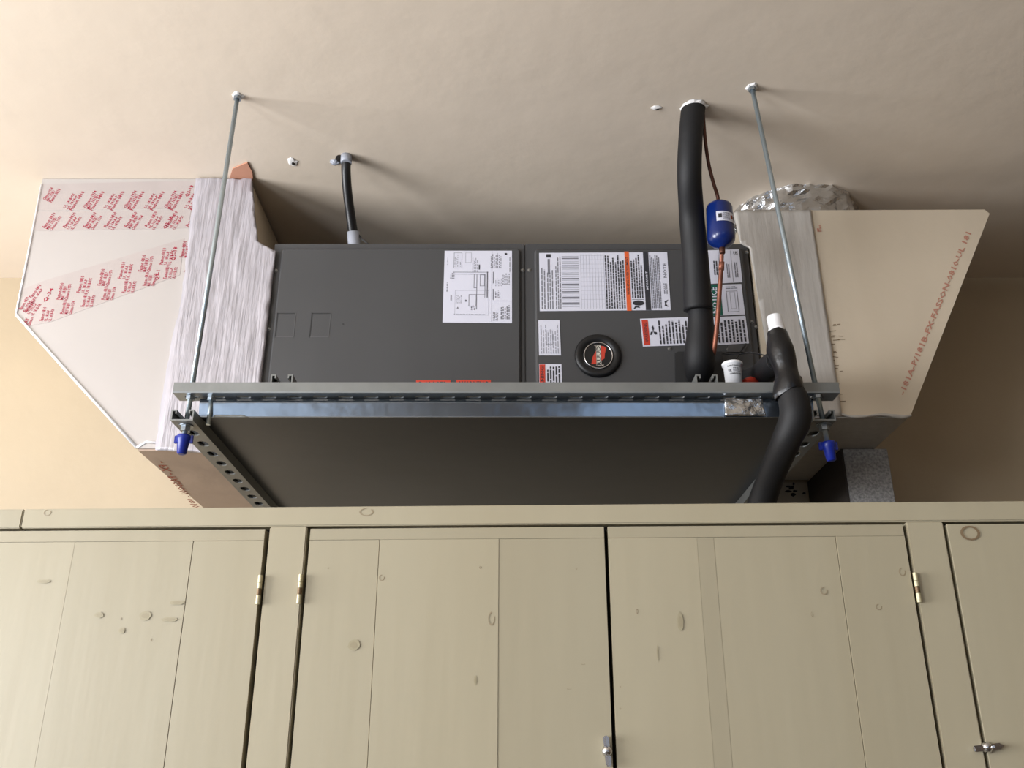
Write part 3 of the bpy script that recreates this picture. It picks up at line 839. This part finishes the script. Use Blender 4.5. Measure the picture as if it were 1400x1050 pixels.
# curved label
axn = ax.normalized(); sd = Vector((0, -1, 0)); sd = (sd - axn * sd.dot(axn)).normalized(); td = axn.cross(sd)
if td.x < 0: td = -td
def onc(deg, h, r=.0301):
    a = math.radians(deg); return ft + axn * h + (sd * math.cos(a) + td * math.sin(a)) * r
b = bmesh.new(); prev = None; h0, h1 = L * .36, L * .57
for k in range(13):
    deg = -27 + k * 9.0; v0, v1 = b.verts.new(onc(deg, h0)), b.verts.new(onc(deg, h1))
    if prev: b.faces.new((prev[0], prev[1], v1, v0)).smooth = True
    prev = (v0, v1)
lo = link('drier_label', fin(b), 'white', fd_, label='white label with tiny print')
pr = Print(lambda s, t: onc(-25 + s * 100, h0 + (h1 - h0) * t, .0305))
pr.rect('ink', .06, .25, .2, .7); pr.lines('greyink', .26, .12, .56, .9, 6, False, .5, .2, .04); pr.rect('darkink', .60, .28, .72, .66); pr.text('ink', '083', .74, .25, .88, .75); pr.build(fd_)
tube('lower_copper', [pp(987, 340, 1.745, .0047), pp(986, 365, 1.76, .0048), pp(984, 395, 1.775, .005), pp(981.5, 430, 1.79, .005), pp(978.5, 462, 1.81, .0052), pp(975, 485, 1.84, .0055), pp(972, 498, 1.925, .0055)], 'copper', ll, 12)
lathe('copper_coupling', PY(986.6, 358, 1.757), PY(986, 370, 1.762) - PY(986.6, 358, 1.757), [(0, .0060), (.018, .0062)], 'copper', ll, 14)

# ------------------------------------------------------------------ electrical conduit
cd = thing('electrical_conduit', 'black flexible conduit with grey connectors dropping behind the left access panel', 'conduit')
tc_ = PZ(473.5, 213, H); yc = tc_.y
kx = 2.2 / F
tube('conduit_sleeve', [(Vector((tc_.x, yc, ZC + .002)), .0118), pp(473, 232, yc + .01, .0112), pp(475, 262, yc + .04, .0112), pp(479, 292, yc + .075, .0115), pp(483, 320, yc + .105, .0118)], 'conduit', cd, 16)
lathe('grey_connector', Vector((tc_.x, yc, ZC + .001)), PY(473, 232, yc) - tc_, [(0, .0130), (.022, .0130)], 'greyplastic', cd, 18)
e0 = PY(483, 317, yc + .10); e1 = PY(485, 342, yc + .115)
lathe('grey_connector', e0, e1 - e0, [(0, .0145), (.040, .0150), ((e1 - e0).length + .02, .015)], 'greyplastic', cd, 18)
for k in range(2):
    tube('thin_wire', [pp(489, 318, yc + .10, .0011), pp(493 + k * 2, 326, yc + .10, .0011), pp(500 + k * 3, 332 + k, yc + .10, .0011), pp(506 + k * 3, 342, yc + .11, .0011)], 'conduit', cd, 6)

# ------------------------------------------------------------------ ceiling marks
def lump(px, py, w_, h_, m, name, seed, parent, z=.004):
    c = PZ(px, py, H); b = bmesh.new()
    bmesh.ops.create_uvsphere(b, u_segments=14, v_segments=8, radius=1)
    for v in b.verts:
        n_ = 1 + .45 * noise.noise(v.co * 2.2 + Vector((seed, 0, 0)))
        v.co = Vector((c.x + v.co.x * w_ * n_, c.y + v.co.y * h_ * n_, ZC - .0005 + v.co.z * z))
    return link(name, fin(b), m, parent, smooth=False)


for nm, px, py, lab, cat in (('plug_remnant', 400, 221, 'small broken white wall plug in the ceiling left of the conduit', 'plug'), ('plug_remnant', 897, 147, 'small dark screw hole with chipped rim left of the thick black pipe', 'hole')):
    t = thing(nm, lab, cat)
    lump(px, py, .011, .016 if px < 500 else .007, 'plaster', 'chipped_rim', px, t, .0035)
    lump(px + 1, py + 1, .0055, .010 if px < 500 else .004, 'hole', 'dark_hole', px + 9, t, .0045)
t = thing('ceiling_patch', 'grey lump of filler on the ceiling beside the conduit top', 'filler')
lump(458, 221, .012, .009, 'greyplastic', 'filler_lump', 3, t, .008); lump(466, 217, .012, .016, 'hole', 'dark_hole', 8, t, .003)

# ------------------------------------------------------------------ condensate drain with vent
dp = thing('condensate_drain', 'black insulated drain pipe with white cap bending down in front of the strut', 'pipe')
yd = 1.585
tube('tee_branch', [pp(1064, 492, yd + .02, .022), pp(1052, 502, yd + .09, .024), pp(1038, 516, yd + .2, .026), pp(1020, 522, yd + .33, .026)], 'foam', dp, 18)
tube('taped_upright', [pp(1061, 452, yd, .0170), pp(1065, 462, yd, .0190), pp(1069, 478, yd, .0235), pp(1071, 495, yd, .0250), pp(1074, 512, yd, .0245), pp(1077, 534, yd, .0262), pp(1078, 538, yd, .0262)], 'tapeblk', dp, 24, wob=.34, seed=2, per=14)
tube('foam_bend', [pp(1078, 532, yd, .0245), pp(1085, 548, yd - .004, .0270), pp(1087, 572, yd - .002, .0285), pp(1076, 600, yd + .02, .0265), pp(1062, 633, yd + .07, .0248), pp(1050, 662, yd + .12, .0250), pp(1038, 700, yd + .17, .0262), pp(1032, 730, yd + .20, .027)], 'foam', dp, 28, wob=.03)
tube('tape_band', [pp(1075.5, 519, yd, .0258), pp(1078, 536, yd, .0272), pp(1079.5, 541, yd, .0255)], 'tapeblk', dp, 24, wob=.25, seed=7)
c0_ = PY(1063.5, 456, yd); c1_ = PY(1057.5, 429, yd)
lathe('white_cap', c0_, c1_ - c0_, [(0, .0150), (.010, .0158), (.0105, .0146), (.034, .0146), (.0365, .0130), (.037, .0)], 'pvc', dp, 24, label='white plastic pipe cap')
tube('drain_wire', [pp(988, 483, 1.9, .0014), pp(1005, 485, 1.86, .0014), pp(1025, 482, 1.75, .0014), pp(1046, 486, 1.64, .0014)], 'conduit', dp, 6)
tube('drain_wire', [pp(1020, 470, 1.92, .0018), pp(1012, 482, 1.9, .0018), pp(1006, 492, 1.88, .0018)], 'conduit', dp, 6)

# white float switch
fs = thing('float_switch', 'white printed plastic cup-shaped switch standing behind the strut beside black pipe', 'switch')
yfs = 1.70
q0 = PY(1005, 540, yfs); q1 = PY(1003, 497, yfs)
lathe('cup_body', q0, (0, 0, 1), [(0, .0155), (q1.z - q0.z - .006, .0175), (q1.z - q0.z - .0058, .0200), (q1.z - q0.z - .001, .0205), (q1.z - q0.z, .0195)], 'pvc', fs, 28)
def onf(s, t):
    a = math.radians(-60 + s * 120); z = q1.z - .008 - t * .026; r = .0181 - t * .0009
    return Vector((q0.x + r * math.sin(a), yfs - r * math.cos(a), z))
pf = Print(onf); pf.text('ink', 'SAFE-T-SWITCH', .12, .08, .88, .2); pf.text('ink', 'SS2', .4, .28, .7, .38); pf.text('ink', 'UL', .15, .4, .32, .62); pf.lines('greyink', .4, .45, .8, .62, 2, False, .5, .2, .06); pf.text('ink', 'CLEARWATER', .2, .72, .85, .84)
pf.build(fs)
fsb = tube('red_wire_nut', [pp(1018, 522, 1.71, .006), pp(1027, 521, 1.72, .009), pp(1036, 524, 1.73, .006)], 'red', fs, 12, label='red plastic piece')

# dark scuffs on the back wall, right of the pan
t = thing('wall_scuffs', 'small dark chips in the wall paint below the right duct box', 'marks')
b = bmesh.new()
for k in range(14):
    x_, y_ = (1083 + R.gauss(0, 9), 670 + R.gauss(0, 3)) if k < 10 else (1113 + R.gauss(0, 3), 667 + R.gauss(0, 2))
    c = PY(x_, y_, YW); w2, h2 = R.uniform(.003, .010), R.uniform(.002, .006)
    vs = [b.verts.new((c.x + w2 * math.cos(a) * R.uniform(.7, 1.2), YW - .0008, c.z + h2 * math.sin(a) * R.uniform(.7, 1.2))) for a in [j * math.pi / 4 for j in range(8)]]
    b.faces.new(vs)
link('paint_chips', fin(b), 'hole', t, kind='stuff')

# ------------------------------------------------------------------ cabinet
CY = 1.25; TH = math.radians(1.75)
cab = thing('wall_cabinet', 'cream painted wooden cabinet with flat plank doors below the air handler', 'cabinet')
cab.location = (0, CY, 0); cab.rotation_euler = (0, 0, -TH)
Xc = Vector((math.cos(TH), -math.sin(TH), 0)); Nc = Vector((math.sin(TH), math.cos(TH), 0)); Oc = Vector((0, CY, EYE))


def CL(px, py, off=0.0):
    """photo pixel -> cabinet-local (x, z) on its front plane"""
    d = ray(px, py); t = (Vector((0, CY, 0)).dot(Nc) + off) / d.dot(Nc); q = d * t
    return ((q - Vector((0, CY, 0))).dot(Xc), EYE + q.z)


zt = CL(700, 690.5)[1]; zr = CL(700, 717)[1]; zd = CL(700, 721)[1]
cx0, cx1 = -1.36, 1.66
b = bmesh.new()
add_box(b, cx0, cx1, .022, .040, .1, zt - .02); add_box(b, cx0, cx0 + .02, .04, .48, 0, zt - .02); add_box(b, cx1 - .02, cx1, .04, .48, 0, zt - .02)
add_box(b, cx0, cx1, .47, .48, 0, zt - .02)
link('dark_carcass', fin(b), 'cabdark', cab, label='carcass coloured near-black for the shade in the door gaps')
box('top_board', cx0, cx1, .02, .48, zt - .02, zt - .001, 'cabpaint', cab)
jx = CL(30, 710)[0]
box('top_rail', cx0, jx - .0004, 0, .022, zr, zt, 'cabpaint', cab, .0015)
box('top_rail', jx + .0004, cx1, 0, .022, zr, zt, 'cabpaint', cab, .0015)
# stiles and doors: x positions from gap lines at mid height
L0 = CL(362, 730)[0]; S0 = CL(368, 730)[0]; S1 = CL(419, 730)[0]; D2 = CL(424, 730)[0]; D2e = CL(826, 730)[0]; D3 = CL(831, 730)[0]; D3e = CL(1236, 730)[0]
S2 = CL(1241, 730)[0]; S3 = CL(1292, 730)[0]; D4 = CL(1296.5, 730)[0]
dw = D2e - D2
box('stile', S0, S1, 0, .022, .1, zr - .0006, 'cabpaint', cab, .0015)
box('stile', S2, S3, 0, .022, .1, zr - .0006, 'cabpaint', cab, .0015)
box('bottom_rail', cx0, cx1, 0, .022, .02, .1, 'cabpaint', cab, .0015)


def door(x0, x1, seams, batten, knots, zb_=.104):
    root = bpy.data.objects.new('door', None); COL.objects.link(root); root.parent = cab
    zt_ = zd; zbat = zt_ - .0155
    deep = [x0] + [s_ for s_ in seams if isinstance(s_, tuple)]
    strong = {s_[0] for s_ in seams if isinstance(s_, tuple)}
    seams = [s_[0] if isinstance(s_, tuple) else s_ for s_ in seams]
    xs_ = [x0] + seams + [x1]
    if batten: box('batten', x0, x1, -.0003, .020, zbat + .0001, zt_, 'cabpaint', root, .0003)
    else: zbat = zt_
    for i in range(len(xs_) - 1):
        dy = R.uniform(-.0001, .0001) - (.0007 if i % 2 and (xs_[i] in strong) else 0)
        g0 = .00035 if xs_[i] in strong else .00001; g1 = .00035 if xs_[i + 1] in strong else .00001
        bd = box('board', xs_[i] + g0, xs_[i + 1] - g1, dy, .020 + dy, zb_, zbat - .0002, 'cabpaint', root, .00025)
    for kx_, kz_, rx, rz, mm in knots:
        if mm == 'stain':
            for q, m_, dy in ((1.0, 'stain', -.0011), (.6, 'stain2', -.0012)):
                b = bmesh.new(); b.faces.new([b.verts.new((kx_ + q * rx * math.cos(k * math.pi / 12) * R.uniform(.85, 1.1), dy, kz_ + q * rz * math.sin(k * math.pi / 12) * R.uniform(.85, 1.1))) for k in range(24)])
                link('stain_mark', fin(b), m_, root)
            continue
        b = bmesh.new(); n = 16
        o1 = [b.verts.new((kx_ + rx * math.cos(2 * math.pi * k / n), -.0011, kz_ + rz * math.sin(2 * math.pi * k / n))) for k in range(n)]
        i1 = [b.verts.new((kx_ + .72 * rx * math.cos(2 * math.pi * k / n), -.0012, kz_ + .76 * rz * math.sin(2 * math.pi * k / n))) for k in range(n)]
        for k in range(n):
            if mm == 'knot' or k not in (1, 2, 3): b.faces.new((o1[k], o1[(k + 1) % n], i1[(k + 1) % n], i1[k]))
        link('knot_mark', fin(b), mm, root)
    return root


def kk(px, py, rx, rz, m='knot2'):
    x, z = CL(px, py); return (x, z, rx, rz, m)


door(L0 - dw, L0, [CL(103, 740)[0], (CL(264.5, 740)[0],)], True, [kk(136, 841, .006, .004, 'stain'), kk(199, 842, .008, .006, 'stain'), kk(167, 862, .004, .004, 'stain'), kk(232, 847, .011, .003, 'stain'), kk(242, 824, .010, .003, 'stain'), kk(60, 795, .010, .0025, 'stain'), kk(207, 875, .0012, .002, 'knot'), kk(166, 846, .0012, .0015, 'knot')])
door(D2, D2e, [(CL(519, 740)[0],), CL(682, 740)[0]], True, [kk(672, 846, .0045, .009, 'knot2'), kk(484, 882, .008, .007, 'stain'), kk(449, 777, .001, .001, 'knot'), kk(788, 778, .001, .001, 'knot'), kk(778, 942, .003, .0006, 'knot2'), kk(797, 908, .003, .0006, 'knot2'), kk(650, 930, .002, .006, 'stain'), kk(522, 790, .004, .004), kk(657, 776, .0016, .0016, 'knot')])
door(D3, D3e, [CL(953, 740)[0], CL(976, 740)[0], (CL(1143, 740)[0],)], True, [kk(1233, 782, .0045, .0055), kk(1126, 808, .005, .005), kk(871, 836, .0012, .003, 'knot'), kk(848, 969, .001, .001, 'knot'), kk(848, 939, .0008, .0008, 'knot'), kk(899, 893, .001, .010, 'stain'), kk(930, 850, .004, .012, 'stain'), kk(1110, 840, .0015, .003, 'knot2'), kk(1201, 830, .004, .004)])
door(D4, D4 + dw, [D4 + .17], False, [kk(1326, 729, .013, .010, 'knot')])
door(D4 + dw + .003, cx1 - .03, [], True, [])
door(cx0 + .03, L0 - dw - .003, [], True, [])
# knots on the rail
b = None
rail_kn = [kk(65, 701, .0055, .0045, 'knot'), kk(501, 700, .010, .0055, 'knot')]
for kx_, kz_, rx, rz, mm in rail_kn:
    b = bmesh.new(); n = 16
    o1 = [b.verts.new((kx_ + rx * math.cos(2 * math.pi * k / n), -.0004, kz_ + rz * math.sin(2 * math.pi * k / n))) for k in range(n)]
    i1 = [b.verts.new((kx_ + .8 * rx * math.cos(2 * math.pi * k / n), -.0005, kz_ + .8 * rz * math.sin(2 * math.pi * k / n))) for k in range(n)]
    for k in range(n):
        if k not in (2, 3): b.faces.new((o1[k], o1[(k + 1) % n], i1[(k + 1) % n], i1[k]))
    link('knot_mark', fin(b), 'knot2', cab)


def hinge(px, py):
    x, z = CL(px, py)
    r = bpy.data.objects.new('hinge', None); COL.objects.link(r); r.parent = cab; r.location = (x, 0, z)
    for i, (a, c) in enumerate(((-.019, -.0075), (-.007, .001), (.0015, .0085), (.009, .019))):
        lathe('knuckle', (0, -.004, a), (0, 0, 1), [(0, .0030), (c - a, .0030)], 'brown' if i in (1,) else 'brass', r, 14, flats=True)
    return r


hinge(355.5, 807); hinge(411, 806); hinge(1252.5, 804)


def latch(px, py, ang):
    x, z = CL(px, py)
    r = bpy.data.objects.new('turn_latch', None); COL.objects.link(r); r.parent = cab; r['label'] = 'small chrome turn latch'
    r.location = (x, 0, z); r.rotation_euler = (0, ang, 0)
    lathe('boss', (0, 0, 0), (0, -1, 0), [(0, .0068), (.004, .0066), (.007, .0052), (.0085, .003), (.009, .0012)], 'chrome', r, 20)
    b = bmesh.new(); add_box(b, -.0035, .0035, -.0065, -.002, -.0175, .0175, .0014)
    add_box(b, -.0012, .0012, -.010, -.005, .006, .018, .0008); add_box(b, -.0012, .0012, -.010, -.005, -.018, -.006, .0008)
    link('wing_bar', fin(b), 'chrome', r, kind='stuff')
    return r


latch(830, 1027, math.radians(-4)); latch(1348, 1022, math.radians(84))
